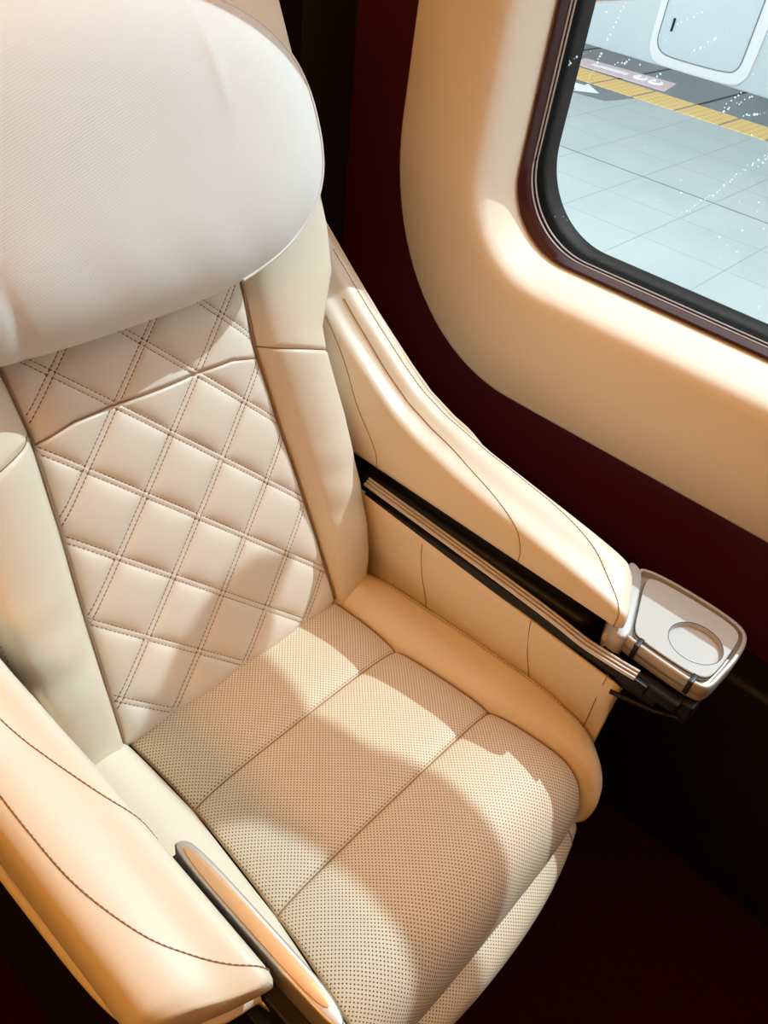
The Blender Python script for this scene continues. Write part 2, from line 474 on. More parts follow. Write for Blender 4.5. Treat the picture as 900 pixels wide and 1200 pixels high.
# twin rows of stitches along every quilting line
mb = MB()
for fam in (0, 1):
    for k in range(-8, 9):
        for off in (-.0036, .0036):
            kk = k + off/SPC
            pts = []
            for t in np.linspace(-9, 9, 900):
                p, q = (kk, t) if fam == 0 else (t, kk)
                u, v = (p+q)*DU + U0, (p-q)*DV + V0
                if 0.004 < v < .555 and abs(u) < qh(v) - .004 and abs(v-seamv(u)) > .003:
                    pts.append((u, v))
                elif pts:
                    if len(pts) > 3:
                        R = resample(pts, .0060)
                        for i in range(len(R)-1):
                            (u0, v0), (u1, v1) = R[i], R[i+1]
                            A = bk(u0, v0, quilt_w(u0, v0)); B = bk(u1, v1, quilt_w(u1, v1))
                            mb.dash((A+B)/2 + BN*.0002, B-A, BN, .0048, .0011)
                    pts = []
mb.build('stitching', M['thread'], qp)

def uo(v): return float(np.interp(v, [-.03, 0, .04, .18, .29, .36, .40, .43, .46, .50, .56, .64, .76, .85, .93, 1.0], [.254, .264, .276, .288, .289, .284, .282, .285, .303, .328, .338, .338, .343, .338, .32, .28]))
def bseam(t): return .431 - .038*max(0, t)     # cross seam on the bolster runs down a little towards the outside
def bbol(sd):
    def fn(t, v):
        hi = qh(v); d = uo(v) - hi
        up = min(1, max(0, (v-.40)/.12))
        prof = [(-.001, -.016), (.003, .000), (.18*d, .024 - .005*up), (.5*d, .036 - .007*up), (.82*d, .033 - .005*up), (.97*d, .019), (d+.006, -.012), (d+.004, -.05), (d-.02, -.10)]
        q = PROFS(prof, t)
        lo = min(1, max(0, (v+.02)/.13)); lo = lo*lo*(3-2*lo)
        if q[1] > 0: q = np.array((q[0], q[1]*(.25 + .75*lo)))
        dv = v - bseam((q[0]/d))
        g = -.0035*math.exp(-(dv/.003)**2)*min(1, max(0, (q[1]+.01)/.02))
        wr = .0016*math.sin(v*95 + 3*t + 2*math.sin(t*4))*math.exp(-((t-.4)/.2)**2)*(math.exp(-((v-.16)/.09)**2))
        low = -.012*math.exp(-(v+.02)/.008)
        return bk(sd*(hi + q[0]), v, q[1] + g + wr + low)
    return fn
for sd in (1, -1):
    fn = bbol(sd); mb = MB()
    mb.grid(fn, np.linspace(0, 1, 47), np.unique(np.r_[np.linspace(-.02, 1.0, 180), np.linspace(.38, .44, 40)]), flip=(sd > 0))
    bo = mb.build('backrest_bolster', M['leather'], seat)
    mb = MB()
    mb.tube([fn(t, bseam(PROFS([(0,0),(0,0),(.2,0),(.5,0),(.8,0),(.96,0),(1,0),(1,0),(1,0)], t)[0])) + .0006*BN for t in np.linspace(.08, .8, 50)], .0009, 6)
    mb.build('seam', M['seam'], bo)
    mb = MB(); mb2 = MB()
    for t0 in (.70, .745):
        pts = resample([fn(t0, v) for v in np.linspace(.0, .96, 240)], .0066)
        for i in range(len(pts)-1):
            mb.dash((pts[i]+pts[i+1])/2 + .0003*(BN + BU*sd*.6), pts[i+1]-pts[i], (BN*.8 + BU*sd*.6), .0036, .0008)
    mb.build('stitching', M['thread'], bo)
# rear shell of the backrest
mb = MB(); secs = []
for v in np.linspace(-.10, 1.03, 30):
    o = min(.335, uo(max(-.02, min(1, v)))+.0) ; o = min(o, .29 + .05*max(0, v-.3))
    top = max(0, v-.95)/.08
    secs.append([bk(a, v, w) for a, w in ((-o, -.05), (-o*.5, -.035), (o*.5, -.035), (o, -.05), (o+.01, -.10), (o*.8, -.15+.05*top), (-o*.8, -.15+.05*top), (-o-.01, -.10))])
mb.loft(secs); mb.build('backrest_shell', M['black'], seat)

# ---- headrest pillow ---------------------------------------------
HC = (0, .692); HA, HB, HE = .301, .170, 2.5
def hrim(th, k=1.0):
    c, s = math.cos(th), math.sin(th)
    he = HE + 2.6*min(1, max(0, -s*1.6))*min(1, max(0, -c*1.6))     # the lower left end hangs squarer
    v = HB*k*math.copysign(abs(s)**(2/he), s)
    u = HA*k*math.copysign(abs(c)**(2/he), c)
    return u, v + (.010*u/HA if v < 0 else 0)*min(1, -v/HB) 
def hp(r, th):
    """r 0..1 front face, 1..2 side wall and back"""
    if r <= 1:
        u, v = hrim(th, r)
        w = .078 + .040*(1 - r**4.5)
        w += .0007*math.sin(u*60+v*25)*math.exp(-((v+.12)/.05)**2)         # soft creases by the lower hem
        w += -.004*math.exp(-((u+.178+.12*(v+.15))/.006)**2)*math.exp(-((v+.15)/.06)**2)
        w += .0022*math.exp(-((u-.135+.05*v)/.008)**2)*math.exp(-((v-.09)/.07)**2)
    else:
        t = r - 1
        u, v = hrim(th, 1 + .012*math.sin(math.pi*min(1, t*2)) - .10*t*t)
        w = .078 - .072*t
    return bk(HC[0]+u, HC[1]+v, w)
mb = MB(); rr_ = np.r_[np.linspace(.02, 1, 46), np.linspace(1.04, 2, 14)]; tt = np.linspace(0, 2*math.pi, 161)
mb.grid(hp, rr_, tt, uvfn=lambda r, th: tuple(np.array(hrim(th, min(r, 1))) if r <= 1 else np.array(hrim(th, 1))*(1+.25*(r-1))))
nb = len(mb.v); mb.add([hp(.02, t) for t in tt[:-1]], [tuple(range(160))], [hrim(t, .02) for t in tt[:-1]])
hr = mb.build('headrest_pillow', M['fabric'], seat, recalc=True)
hr['label'] = 'thick ivory fabric headrest pillow with rounded ends'
mb = MB(); mb.tube([hp(1.0, t) + .0003*BN for t in np.linspace(-1.25, 1.3, 110)], .0022, 8); mb.build('piping', M['fabric'], hr)

# ---- armrests -----------------------------------------------------
def zr(y): return float(np.interp(y, [.18, .20, .231, .30, .40, .50, .587, .64, .685, .769, .831, .93, 1.02], [.672, .678, .684, .694, .708, .722, .741, .760, .786, .842, .888, .96, 1.02]))
ZI = .645
def arm_prof(y):
    r = zr(y); h = r - ZI; w = min(1, max(0, (y-.45)/.25))
    x = lambda a: a - XC
    return [(x(.842), ZI), (x(.837), ZI + .22*h), (x(.839 + .008*w), ZI + .55*h), (x(.848 + .012*w), ZI + .86*h), (x(.878 + .012*w), r - .004 - .012*w), (x(.910), r + .002 - .003*w),
            (x(.934), r - .004), (x(.947), r - .024), (x(.948), ZI - .012), (x(.93), ZI - .022), (x(.88), ZI - .016)]
NS = 66
def arm_sec(y, k=1.0, dy=0):
    P = crc(arm_prof(max(y, .18)), NS); c = np.array([.36, .664])
    out = []
    for p in P:
        q = c + (np.array(p) - c)*k
        sk = .050*max(0, (q[0]-.315)/.1)*math.exp(-max(0, y-.19)/.06)   # the outer front corner is swept back
        out.append((q[0], y + sk, q[1]))
    return out
FRONT = [(.1835, .55), (.1845, .78), (.187, .90), (.191, .96), (.197, .99)]
ys_arm = list(np.linspace(.205, .98, 70))
def arm_pt(y, j):
    """point on the pad's skin: j is the fraction round the profile (0 inner low .. .45 ridge)"""
    P = arm_sec(y); t = j*NS; i = int(t) % NS; f = t - int(t); a, b = np.array(P[i]), np.array(P[(i+1) % NS])
    return a + (b-a)*f
def arm_at(q, y, face='top'):
    """skin point at offset q (x from the centre plane) on the upper side"""
    P = [np.array(p) for p in arm_sec(y)]; best = None
    for i in range(int(NS*.02), int(NS*.62)):
        a, b = P[i], P[i+1]
        if (a[0]-q)*(b[0]-q) <= 0 and abs(b[0]-a[0]) > 1e-7:
            f = (q-a[0])/(b[0]-a[0]); c = a + (b-a)*f
            if best is None or c[2] > best[2]: best = c
    return best
def curve_on_arm(pts, n=120):
    out = []
    for q, y in cr(pts, n):
        c = arm_at(q, y)
        if c is not None: out.append(c)
    return out
# (offset from the centre plane, y) of the seams sewn into each pad
SEAM_A = [(.335, .80), (.328, .75), (.318, .69), (.308, .63), (.3025, .60)]
SEAM_B = [(.372, .80), (.370, .72), (.366, .62), (.360, .54), (.348, .48), (.332, .42), (.316, .375), (.304, .345)]
SEAM_C = [(.402, .86), (.401, .75), (.400, .62), (.400, .50), (.399, .42), (.394, .35), (.377, .28), (.356, .24), (.335, .213), (.312, .198)]
for side in (1, -1):
    nm = 'right' if side > 0 else 'left'
    X = lambda q: XC + side*q
    arm = empty('armrest', (0, 0, 0)); arm.parent = seat; arm.location = (side*.36, 0, .3)
    mb = MB()
    mb.loft([[(X(p[0]), p[1], p[2]) for p in arm_sec(y, k)] for y, k in FRONT] + [[(X(p[0]), p[1], p[2]) for p in arm_sec(y)] for y in ys_arm])
    pad = mb.build('arm_pad', M['leather'], arm)
    for sm, dk in ((SEAM_A, 1), (SEAM_B, 1), (SEAM_C, 1)):
        mb = MB(); cords = MB()
        pts = curve_on_arm(sm, 200)
        if sm is SEAM_A or sm is SEAM_B:       # carry on down the inner face
            e = pts[-1]; yy = e[1]
            for j in np.linspace(.17, .02, 14):
                c = arm_pt(yy - .0005*(1-j), j)
                if c[2] < e[2] - .001: pts.append(c)
        if sm is SEAM_C:
            yy = pts[-1][1]
            for j in np.linspace(.16, .02, 14):
                c = arm_pt(yy, j)
                if c[2] < pts[-1][2]: pts.append(c)
        pts = [np.array((X(p[0]), p[1], p[2])) for p in pts]
        cords.tube([p - np.array([0, 0, .0002]) for p in resample(pts, .004)], .0007, 6)
        R = resample(pts, .0058)
        for i in range(len(R)-1):
            mid = (R[i]+R[i+1])/2; dd = R[i+1]-R[i]
            nrm = np.array([-side*.45, -.1, .9]) if mid[2] > .67 else np.array([-side*.95, 0, .3])
            mb.dash(mid + nrm*.0006, dd, nrm, .0043, .0007)
        mb.build('stitching', M['thread'], pad)
        cords.build('seam', M['seam'], pad)
    # leather-covered rim below the pad, round the outside and the front
    rim = [(.417, .95, .604), (.418, .80, .606), (.419, .55, .608), (.4185, .40, .609), (.416, .31, .610), (.408, .262, .611), (.391, .235, .612), (.355, .212, .613), (.325, .203, .614), (.318, .200, .614)]
    mb = MB(); mb.tube([(X(p[0]), p[1], p[2]) for p in cr(rim, 90)], .0075, 12)
    mb.build('rim_trim', M['leather'], arm)
    # thin shell edge along the outer ridge of the wing
    mb = MB(); mb.tube([(X(.4215 - .020*max(0, (.56-y)/.10)**1.5), y, zr(y) - .014 - .010*max(0, (.56-y)/.10)) for y in np.linspace(.46, .98, 70)], .0042, 8)
    mb.build('wing_edge', M['piping'], arm)
    # black body: outer side and slot behind the rail
    mb = MB()
    mb.box((min(X(.316), X(.416)), .235, .05), (max(X(.316), X(.416)), .80, .618), .012)
    mb.box((min(X(.33), X(.414)), .26, .60), (max(X(.33), X(.414)), .80, .640), .006)
    mb.box((min(X(.3045), X(.33)), .17, .50), (max(X(.3045), X(.33)), .80, .585), .002)
    mb.build('arm_body', M['black'], arm)
    # upholstered inner panel below the rail
    mb = MB(); secs = []
    for y, k in ((.150, .0), (.151, .45), (.155, .8), (.163, 1), *[(t, 1) for t in np.linspace(.18, .70, 24)]):
        top = .578 + (y-.15)*.058; zb = .40
        pr = [(.301, zb), (.302, .47), (.2925, .52), (.288, top-.025), (.2885, top-.005), (.2915, top-.001), (.2955, top-.003), (.298, top-.012), (.300, .52), (.318, .46), (.318, zb)]
        cc = np.array([.306, .5])
        secs.append([(X(q[0] if k == 1 else .306 + (q[0]-.306)*math.sqrt(max(k, .02))), y + .020*max(0, (top-q[1]))*.6, q[1] - (0 if q[1] < .5 else .012*(1-k))) for q in [np.array(p) for p in crc(pr, 66)]])
    mb.loft(secs); sp = mb.build('side_panel', M['leather'], arm)
    for y0 in (.512, .304, .172):
        mb = MB(); cords = MB()
        pts = []
        for z in np.linspace(.588, .44, 30):
            q = np.interp(z, [.40, .47, .52, .57, .61], [.3015, .3018, .2925, .2880, .2882]) - .0004
            yy = y0 - (0 if y0 < .2 else 1)*.030*((.61-z)/.17)**1.4 + (.02*(.61-z) if y0 < .2 else 0)
            pts.append(np.array((X(q), yy, z)))
        cords.tube(pts, .0007, 6)
        R = resample(pts, .0058)
        for i in range(len(R)-1):
            mb.dash((R[i]+R[i+1])/2, R[i+1]-R[i], np.array([-side, 0, .2]), .0043, .0007)
        mb.build('stitching', M['thread'], sp); cords.build('seam', M['seam'], sp)
    if side > 0:
        # triple metal rail
        rl = MB()
        for k in range(3):
            pts = [(X(.2885 + .0046*k), y, z + .0028*k) for y, z in ((.640, .627), (.50, .622), (.352, .616), (.27, .611), (.22, .606), (.17, .608), (.139, .611))]
            P = cr(pts, 60); secs = []
            for p in P:
                secs.append([(p[0]+a, p[1], p[2]+b) for a, b in ((-.0018, -.003), (.0018, -.003), (.0018, .0012), (.0011, .0018), (-.0011, .0018), (-.0018, .0012))])
            rl.loft(secs)
        rail = rl.build('metal_rail', M['metal'], arm); rail['label'] = 'slim champagne metal rail'
        mb = MB()
        mb.box((X(.290), .12, .588), (X(.303), .64, .606), .002); mb.box((X(.296), .10, .572), (X(.318), .165, .600), .004)
        mb.build('rail_carrier', M['black'], arm)
    else:
        mb = MB()
        o = chaikin([(X(.300), .352), (X(.288), .353), (X(.2795), .337), (X(.280), .20), (X(.281), .150), (X(.288), .122), (X(.300), .120), (X(.302), .16), (X(.3015), .25)], 2)
        mb.plate(o, .612, .651, .003); ct = mb.build('control_strip', M['metal'], arm); ct['label'] = 'metal trim strip with copper inlay'
        mb = MB(); o = chaikin([(X(.2975), .342), (X(.2855), .342), (X(.2845), .20), (X(.2855), .142), (X(.2970), .140), (X(.2985), .20)], 2)
        mb.plate(o, .648, .6522, .0008); mb.build('inlay', M['inlay'], ct)
        mb = MB(); mb.tube([(X(.318), .20, .603), (X(.305), .15, .603), (X(.302), .10, .600)], .004, 10); mb.build('release_lever', M['metal'], arm)
        mb = MB(); mb.box((X(.318), .135, .56), (X(.284), .36, .614), .004); mb.build('strip_housing', M['black'], arm)

    if side > 0:
        # ---- fold-out cup tray at the front of the window-side arm
        tray = empty('cup_tray', (0, 0, 0)); tray.parent = seat; tray.location = (.40, -.27, .62)
        out = chaikin([(.856, .190), (.905, .208), (.955, .226), (.984, .238), (.998, .222), (1.004, .165), (1.003, .105), (.996, .068), (.974, .054), (.93, .051), (.89, .053), (.856, .055), (.844, .066), (.843, .11), (.845, .16), (.847, .182)], 2)
        mb = MB(); mb.plate(out, .606, .6265, .004)
        def ring(d, z):
            O = np.array(out); c = O.mean(0); R = []
            for i in range(len(O)):
                t = O[(i+1) % len(O)] - O[i-1]; t /= np.linalg.norm(t); m = np.array([-t[1], t[0]])
                if m @ (c - O[i]) < 0: m = -m
                R.append((*(O[i] + d*m), z))
            return R
        mb.loft([ring(.0, .618), ring(0, .632), ring(.001, .635), ring(.003, .6362), ring(.0065, .6355), ring(.0075, .633), ring(.0078, .620)], cap=False)
        tb = mb.build('tray_frame', M['trayrim'], tray)
        lid = chaikin([(.868, .178), (.915, .195), (.955, .210), (.976, .214), (.984, .20), (.988, .14), (.986, .09), (.979, .072), (.962, .0655), (.92, .064), (.882, .064), (.866, .069), (.858, .085), (.857, .13), (.859, .166)], 2)
        # top sheet with a round recess
        bm = bmesh.new(); zt = .6365; C0 = np.array([.912, .106]); Rr = .0375
        ov = [bm.verts.new((*p, zt)) for p in lid]
        cv = [bm.verts.new((C0[0]+Rr*math.cos(t), C0[1]+Rr*math.sin(t), zt)) for t in np.linspace(0, 2*math.pi, 64, endpoint=False)]
        ed = [bm.edges.new((L[i], L[(i+1) % len(L)])) for L in (ov, cv) for i in range(len(L))]
        bmesh.ops.triangle_fill(bm, edges=ed, use_beauty=True, use_dissolve=False)
        bm.verts.index_update(); mb = MB()
        mb.add([v.co for v in bm.verts], [[v.index for v in f.verts] for f in bm.faces]); bm.free()
        n = len(lid); m0 = np.mean(lid, 0)
        rings = [[(*p, zt) for p in lid], [(*(np.array(p) + (np.array(p)-m0)*.012), zt-.0012) for p in lid], [(*(np.array(p) + (np.array(p)-m0)*.014), .629) for p in lid]]
        mb.loft(rings, cap=False)
        cir = lambda r, z: [(C0[0]+r*math.cos(t), C0[1]+r*math.sin(t), z) for t in np.linspace(0, 2*math.pi, 64, endpoint=False)]
        mb.loft([cir(Rr, zt), cir(Rr-.0006, zt-.001), cir(Rr-.0012, zt-.0075)], cap=False)
        b0 = len(mb.v); mb.add(cir(Rr-.0012, zt-.0075), [tuple(range(64))])
        lo = mb.build('tray_lid', M['tray'], tray, smooth=False); lo['label'] = 'lid with a round cup recess'
        mb = MB(); mb.tube([(*p, .6335) for p in lid + [lid[0]]], .0016, 6); mb.tube([(.912+.0378*math.cos(t), .106+.0378*math.sin(t), .6363) for t in np.linspace(0, 2*math.pi, 65)], .0006, 6); mb.build('lid_gap', M['darkmetal'], tray)
        for yy in (.161, .080):
            mb = MB(); mb.box((.8415, yy-.0035, .612), (.8455, yy+.0035, .6375), .0012); mb.box((.8415, yy-.0035, .6345), (.860, yy+.0035, .6378), .001)
            mb.build('hinge_clip', M['darkmetal'], tray)
        mb = MB(); mb.plate(chaikin([(.838, .170), (.91, .198), (.975, .222), (.990, .246), (.975, .252), (.90, .226), (.838, .206)], 2), .590, .639, .003)
        mb.build('tray_hinge_block', M['tray'], tray)
        mb = MB(); mb.box((.822, .075, .586), (.842, .20, .606), .004); mb.box((.835, .058, .566), (.875, .085, .604), .004); mb.tube([(.812, .16, .565), (.822, .10, .572), (.835, .07, .575)], .0035, 8)
        mb.build('support_bracket', M['black'], tray)

# ------------------------------------------------------------------ CABIN SHELL
ROT = 40
def rr(x, y0, y1, z0, z1, a, b, n=22):
    """rounded rectangle loop in the wall plane; a, b are the corner half-axes along y and z"""
    P = []
    for (cy, cz, t0) in ((y1-a, z0+b, -90), (y1-a, z1-b, 0), (y0+a, z1-b, 90), (y0+a, z0+b, 180)):
        for t in np.linspace(t0, t0+90, n):
            P.append((x, cy + a*math.cos(math.radians(t)), cz + b*math.sin(math.radians(t))))
    # spread extra points along the straights
    out = []
    for i in range(len(P)):
        p, q = np.array(P[i]), np.array(P[(i+1) % len(P)]); out.append(tuple(p))
        if (i+1) % n == 0:
            for f in np.linspace(0, 1, 12)[1:-1]: out.append(tuple(p + (q-p)*f))
    return out
Y0 = -1.05; ZT = 2.5
# maroon wall with the opening for the beige panel
mb = MB()
mb.loft([rr(1.160, -1.7, 2.3, -.02, 2.74, .01, .01), rr(1.152, Y0-.30, 1.05, .52, 2.65, .36, .42), rr(1.148, Y0-.20, .945, .662, 2.63, .325, .385), rr(1.150, Y0-.186, .925, .680, 2.615, .32, .38), rr(1.165, Y0-.18, .918, .688, 2.61, .318, .378), rr(1.30, Y0-.18, .918, .688, 2.61, .318, .378)], cap=False)
wr = mb.build('wall_right', M['maroon']); tag(wr, 'dark maroon cabin side wall around the beige window panel', kind='structure')
# beige moulded panel with deep window reveal
mb = MB()
L = [rr(1.156, Y0-.18, .922, .684, 2.612, .32, .38), rr(1.133, Y0-.178, .920, .686, 2.61, .32, .38), rr(1.128, Y0-.172, .914, .692, 2.605, .316, .376),
     rr(1.126, Y0-.10, .84, .78, 2.57, .24, .26), rr(1.127, Y0-.05, .795, .838, 2.54, .19, .19), rr(1.129, Y0-.03, .778, .857, 2.525, .176, .172), rr(1.134, Y0-.018, .764, .871, 2.515, .166, .158),
     rr(1.143, Y0-.010, .756, .8795, 2.508, .158, .150), rr(1.160, Y0-.005, .7505, .885, 2.505, .150, .142), rr(1.20, Y0, .745, .892, 2.502, .138, .130), rr(1.245, Y0, .741, .898, 2.5, .132, .122), rr(1.262, Y0, .741, .898, 2.5, .132, .122)]
mb.loft(L, cap=False)
pn = mb.build('trim_1', M['panel']); tag(pn, 'beige moulded wall panel with rounded window reveal', kind='structure')
# window: maroon frame, gaskets, glass
win = empty('window_1', (1.25, 0, 1.3)); tag(win, 'train window looking out on the platform', kind='structure')
def ringmesh(name, loops, m, parent):
    mb = MB(); mb.loft(loops, cap=False); return mb.build(name, m, parent)
ringmesh('window_frame', [rr(1.26, Y0, .743, .896, 2.501, .132, .122), rr(1.236, Y0, .742, .897, 2.5, .132, .122), rr(1.231, Y0+.004, .738, .9005, 2.496, .131, .121), rr(1.232, Y0+.008, .734, .904, 2.492, .134, .124), rr(1.243, Y0+.012, .7285, .9085, 2.49, .137, .128), rr(1.25, Y0+.014, .727, .910, 2.488, .138, .130)], M['frame'], win)
ringmesh('window_gasket', [rr(1.249, Y0+.012, .729, .908, 2.49, .138, .13), rr(1.246, Y0+.014, .7265, .910, 2.487, .138, .131), rr(1.250, Y0+.017, .7245, .912, 2.486, .139, .133), rr(1.256, Y0+.02, .722, .914, 2.483, .14, .136), rr(1.262, Y0+.026, .718, .919, 2.478, .141, .14), rr(1.275, Y0+.028, .716, .921, 2.477, .141, .14), rr(1.30, Y0+.028, .716, .921, 2.477, .141, .14)], M['rubber'], win)
for x, e in ((1.247, .7262), (1.2525, .7232)):
    mb = MB(); lp = rr(x, Y0+.016, e, .9095 + (.7262-e), 2.486, .139, .132); lp = lp + [lp[0]]
    mb.tube(lp, .0016, 8); mb.build('gasket_bead', M['bead'], win)
mb = MB(); g0 = rr(1.262, Y0+.02, .722, .915, 2.482, .14, .138); g1 = rr(1.266, Y0+.02, .722, .915, 2.482, .14, .138)
mb.loft([g0, g1]); gl = mb.build('window_glass', M['glass'], win, smooth=False)
# outer skin of the carriage round the opening keeps daylight to the window only
mb = MB(); mb.loft([rr(1.30, -1.72, 2.32, -.1, 2.82, .01, .01), rr(1.30, Y0+.028, .716, .921, 2.477, .141, .14)], cap=False)
sk = mb.build('trim_2', M['train']); tag(sk, 'outer skin of the carriage around the window', kind='structure')
# floor, ceiling and the other walls
def slab(name, lo, hi, m, label):
    mb = MB(); mb.box(lo, hi); o = mb.build(name, m, smooth=False); tag(o, label, kind='structure'); return o
slab('floor', (-2.0, -1.7, -.04), (1.30, 2.3, 0), M['carpet'], 'dark maroon carpeted cabin floor')
slab('ceiling', (-2.0, -1.7, 2.72), (1.30, 2.3, 2.76), M['ceiling'], 'cabin ceiling')
slab('wall_left', (-2.04, -1.7, -.04), (-2.0, 2.3, 2.76), M['cabin'], 'cabin wall across the aisle')
slab('wall_back', (-2.04, 2.3, -.04), (1.30, 2.34, 2.76), M['deep'], 'dark bulkhead behind the seat')
slab('wall_front', (-2.04, -1.74, -.04), (1.30, -1.7, 2.76), M['cabin'], 'cabin wall ahead of the seat')
# dark pillar on the wall behind the seat, and black sill ledge along the wall foot
mb = MB(); mb.loft([[(1.175 , 1.032, .0), (1.06, 1.075, .0), (1.06, 1.60, 0), (1.175, 1.60, 0)], [(1.175, 1.032, .75), (1.06, 1.075, .75), (1.06, 1.60, .75), (1.175, 1.60, .75)], [(1.175, 1.122, 2.72), (1.06, 1.165, 2.72), (1.06, 1.60, 2.72), (1.175, 1.60, 2.72)]])
pl = mb.build('trim_3', M['deep'], smooth=False); tag(pl, 'dark upright pillar trim behind the seat', kind='structure')
mb = MB(); mb.box((1.075, -1.7, .0), (1.17, 1.06, .47), .012); bs = mb.build('baseboard_right', M['black']); tag(bs, 'black heater casing along the foot of the wall', kind='structure')

# ceiling lamps of the cabin: warm strip over the aisle
for x0, x1, mt, lb in ((-1.75, -1.30, 'lamp', 'wide warm ceiling light strip above the far side of the aisle'), (.22, .46, 'lamp_over', 'narrow warm ceiling light strip above the window seat')):
    lamp = empty('ceiling_light', (x0, .3, 2.72), lb, 'light')
    mb = MB(); mb.box((x0-.03, -1.2, 2.68), (x1+.03, 2.0, 2.72), .006); mb.build('lamp_housing', M['ceiling'], lamp)
    mb = MB(); mb.box((x0, -1.15, 2.672), (x1, 1.95, 2.681), .002); mb.build('diffuser', M[mt], lamp)

# ------------------------------------------------------------------ OUTSIDE
mb = MB(); mb.box((1.55, -14, -.3), (6.455, 16, 0)); pf = mb.build('platform', M['platform'], smooth=False); tag(pf, 'pale grey tiled station platform outside the window', kind='structure')
def child_box(name, lo, hi, m, lab=None):
    mb = MB(); mb.box(lo, hi); o = mb.build(name, m, pf, smooth=False)
    if lab: o['label'] = lab
    return o
child_box('tactile_strip', (6.455, -14, -.3), (6.835, 16, .004), M['tactile'], 'yellow tactile paving strip')
child_box('platform_edge', (6.835, -14, -.3), (7.80, 16, .0), M['edge'], 'dark grey edge paving')
for k in range(-3, 9):
    yy = 2.69 + .36*k*2
    child_box('edge_joint', (6.84, yy-.012, -.1), (7.80, yy+.012, .0015), M['rubber'])
def flat(name, pts, z0, z1, m, parent):
    mb = MB(); mb.loft([[(x, y, z0) for x, y in pts], [(x, y, z1) for x, y in pts]]); return mb.build(name, m, parent, smooth=False)
pk = flat('floor_marking', [(6.90, 3.87), (7.20, 3.93), (7.30, 3.10), (6.93, 3.02)], 0, .0055, M['pink'], pf); pk['label'] = 'pink marking beside the yellow strip'
flat('marking_bar', [(7.02, 3.76), (7.10, 3.78), (7.14, 3.46), (7.05, 3.44)], .005, .007, M['white'], pk)
for cy in (3.33, 3.19):
    mb = MB(); mb.tube([(7.10 + .06*math.cos(t), cy + .05*math.sin(t), .0065) for t in np.linspace(.6, 5.6, 20)], .012, 6); mb.build('marking_ring', M['white'], pk)
dk = flat('floor_marking', [(5.95, 3.70), (6.44, 3.80), (6.44, 3.02), (6.10, 3.08)], 0, .002, M['edge'], pf); dk['label'] = 'dark patch with a white arrow'
flat('marking_arrow', [(6.13, 3.60), (6.30, 3.66), (6.33, 3.40), (6.41, 3.42), (6.24, 3.22), (6.08, 3.36), (6.16, 3.37)], .002, .004, M['white'], dk)

tr = empty('train_carriage', (7.9, 3, 0), 'pale blue train carriage standing across the platform beyond the window', 'train')
mb = MB(); mb.box((7.90, -12, -.9), (10.7, 15, 3.4), .12, 4); mb.build('body', M['train'], tr)
def yz(x, pts, th, m, name, parent):
    mb = MB(); mb.loft([[(x-th, y, z) for y, z in pts], [(x+.02, y, z) for y, z in pts]]); return mb.build(name, m, parent)
fr = chaikin([(2.74, .14), (2.80, .02), (2.92, -.012), (3.45, -.012), (3.62, -.005), (3.70, .08), (3.72, .2), (3.72, 1.7), (3.70, 1.95), (3.6, 2.0), (2.9, 2.0), (2.76, 1.95), (2.74, 1.8)], 2)
f1 = yz(7.90, fr, .018, M['trainframe'], 'door_frame', tr)
dr = chaikin([(2.845, .22), (2.86, .12), (2.93, .075), (3.45, .068), (3.58, .085), (3.645, .15), (3.655, .25), (3.655, 1.7), (3.64, 1.88), (3.55, 1.93), (2.95, 1.93), (2.86, 1.9), (2.845, 1.8)], 2)
mb = MB(); yzl = [(y, z) for y, z in dr]; mb.tube([(7.880, y, z) for y, z in yzl + [yzl[0]]], .006, 6); mb.build('door_seal', M['edge'], f1)
d1 = yz(7.885, dr, .006, M['traindoor'], 'door', tr)
mb = MB(); mb.box((7.868, 3.535, .26), (7.882, 3.555, .36), .004); mb.build('handle', M['rubber'], d1)
yz(7.90, [(3.66, .49), (4.3, .335), (5.2, .12), (9, -.6), (9, 1.2), (5, 1.2), (3.68, 1.2)], .006, M['stripe'], 'stripe', tr)

# unseen tapered blocker, added and shaped to cast the dark band on the seat
SUN = np.array([.64, -.16, .768]); SUN /= np.linalg.norm(SUN)
mb = MB()
BR = [(.51, .46), ]
bx = 2.45
def onto(P):                                   # where a shadow point is shaded from
    P = np.array(P); t = (bx - P[0])/SUN[0]; Q = P + t*SUN; return (Q[1], Q[2])
low = [onto(p) for p in ((.650, .640, .580), (.591, .620, .535), (.530, .590, .46), (.509, .462, .46), (.520, .36, .46), (.558, .289, .46), (.556, .158, .46), (.56, -.2, .42))]
high = [onto(p) for p in ((.45, -.2, .42), (.43, .158, .46), (.43, .30, .46), (.40, .39, .46), (.36, .43, .46), (.355, .52, .46), (.39, .60, .48), (.46, .625, .54), (.56, .645, .60))]
pts = low + high
mb.loft([[(bx-.03, y, z) for y, z in pts], [(bx+.03, y, z) for y, z in pts]])
SHADE = mb

mb = MB(); mb.box((3.75, -14, 3.7), (9.4, 16, 3.9), .03); cn = mb.build('sun_blocker_roof', M['blockersteel']); SHADE.build('shadow_blocker', M['blockersteel'], cn, smooth=False); tag(cn, 'unseen roof added to keep the sun off the platform', kind='structure')  # unseen roof and posts, added so no direct sun falls on the platform
for yy in (-6, 8):
    mb = MB(); mb.box((4.9, yy-.12, 0), (5.14, yy+.12, 3.7), .03); cp = mb.build('sun_blocker_post', M['blockersteel'], cn)
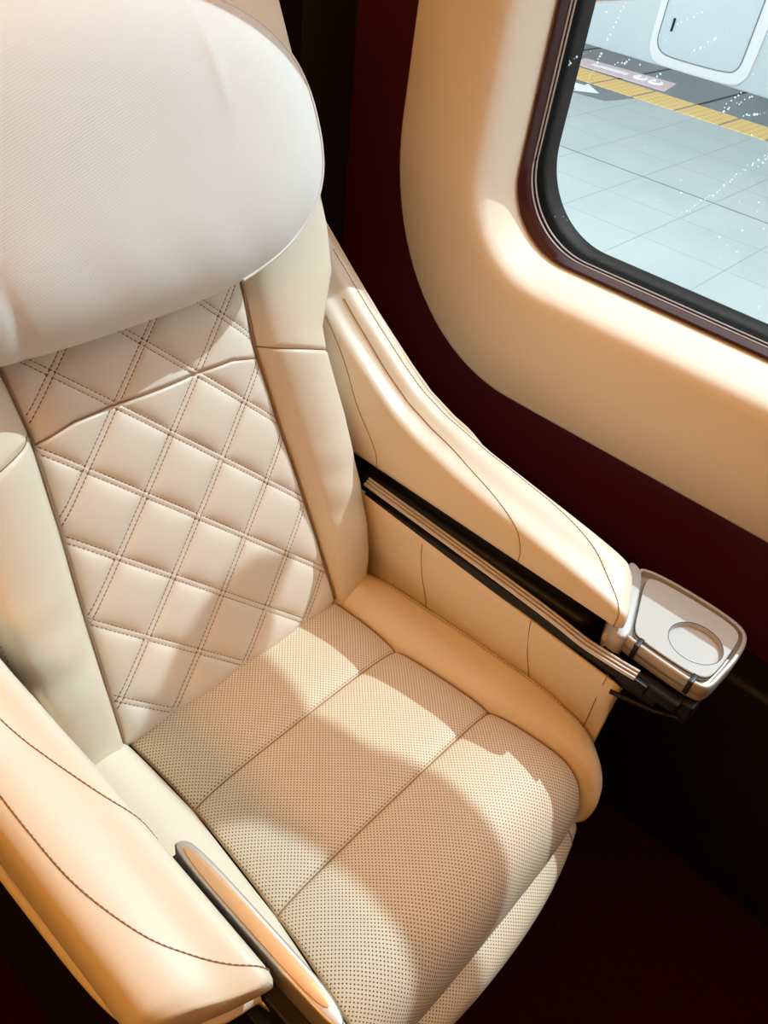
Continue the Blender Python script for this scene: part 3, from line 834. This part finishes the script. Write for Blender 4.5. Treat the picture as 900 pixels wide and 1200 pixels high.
# raindrops on the outside of the glass, in wind-blown streaks
mb = MB()
def drop(y, z, r, sy=1, sz=1):
    P = []; F = []
    for i in range(5):
        ph = i/4*math.pi/2
        for j in range(8):
            t = j/8*2*math.pi; P.append((1.2662 + r*.55*math.sin(ph), y + r*sy*math.cos(ph)*math.cos(t), z + r*sz*math.cos(ph)*math.sin(t)))
    for i in range(4):
        for j in range(8): F.append((i*8+j, i*8+(j+1) % 8, i*8+8+(j+1) % 8, i*8+8+j))
    mb.add(P, F)
CAMZ = 1.45
streaks = [
    [(0.6495, 1.2807), (0.6585, 1.2464), (0.6679, 1.2106), (0.6726, 1.1804), (0.6822, 1.154)] ,
    [(0.7194, 1.1809), (0.6868, 1.2085)] ,
    [(0.5719, 1.1975), (0.5564, 1.2148)] ,
    [(0.4608, 1.1838), (0.4449, 1.2123)] ,
    [(0.457, 1.1871), (0.4231, 1.2137)] ,
    [(0.4284, 1.1861), (0.399, 1.1986)] ,
    [(0.4634, 1.0374), (0.4304, 1.077), (0.4022, 1.1204), (0.3777, 1.1513)] ,
    [(0.6784, 1.2532), (0.6751, 1.2604)] ,
    [(0.6387, 1.1992), (0.6195, 1.2107)] ,
    [(0.5631, 1.2692), (0.5275, 1.2932)] ,
    [(0.5264, 1.2437), (0.5029, 1.2649)] ,
    [(0.3819, 1.1327), (0.3763, 1.1483)] ,
]
for ln in streaks:
    R = resample(ln, .0042)
    for q in R:
        if random.random() < .82:
            drop(q[0] + random.gauss(0, .0012), q[1] + random.gauss(0, .0012), random.uniform(.0006, .0016), random.uniform(.8, 1.4), random.uniform(.8, 1.3))
for i in range(70): drop(random.uniform(.2, .70), random.uniform(.95, 1.30), random.uniform(.0005, .0012))
rd = mb.build('raindrops', M['drop']); tag(rd, 'streaks of small raindrops on the outside of the window glass', 'raindrops', kind='stuff')

# ------------------------------------------------------------------ LIGHT
sun = bpy.data.lights.new('sun', 'SUN'); sun.energy = 3.2; sun.angle = math.radians(.36); sun.color = (.72, .90, 1)
so = bpy.data.objects.new('sun', sun); COL.objects.link(so)
so.rotation_euler = Vector(tuple(SUN)).to_track_quat('Z', 'Y').to_euler(); so.location = (20, -4, 18)
w = bpy.data.worlds.new('sky'); sc.world = w; w.use_nodes = True
w.node_tree.nodes['Background'].inputs[0].default_value = (.86, .95, 1, 1); w.node_tree.nodes['Background'].inputs[1].default_value = 4.0

# ------------------------------------------------------------------ CAMERA
F = 972.41
R = np.array([.66713882, -.733917, .12763868]); D = np.array([-.41616755, -.50930512, -.75326812]); Fw = np.array([.61784331, .44941533, -.64520966])
cam = bpy.data.cameras.new('camera'); cam.sensor_fit = 'VERTICAL'; cam.sensor_height = 36; cam.sensor_width = 27; cam.lens = F/1200*36
cam.clip_start = .02; cam.clip_end = 200
co = bpy.data.objects.new('camera', cam); COL.objects.link(co)
m3 = Matrix((R, -D, -Fw)).transposed(); co.matrix_world = Matrix.Translation((0, 0, CAMZ)) @ m3.to_4x4()
sc.camera = co
sc.view_settings.view_transform = 'Standard'; sc.view_settings.look = 'None'; sc.view_settings.gamma = 1; sc.view_settings.use_curve_mapping = False
sc.view_settings.exposure = -.08
sc.cycles.max_bounces = 8; sc.cycles.diffuse_bounces = 5
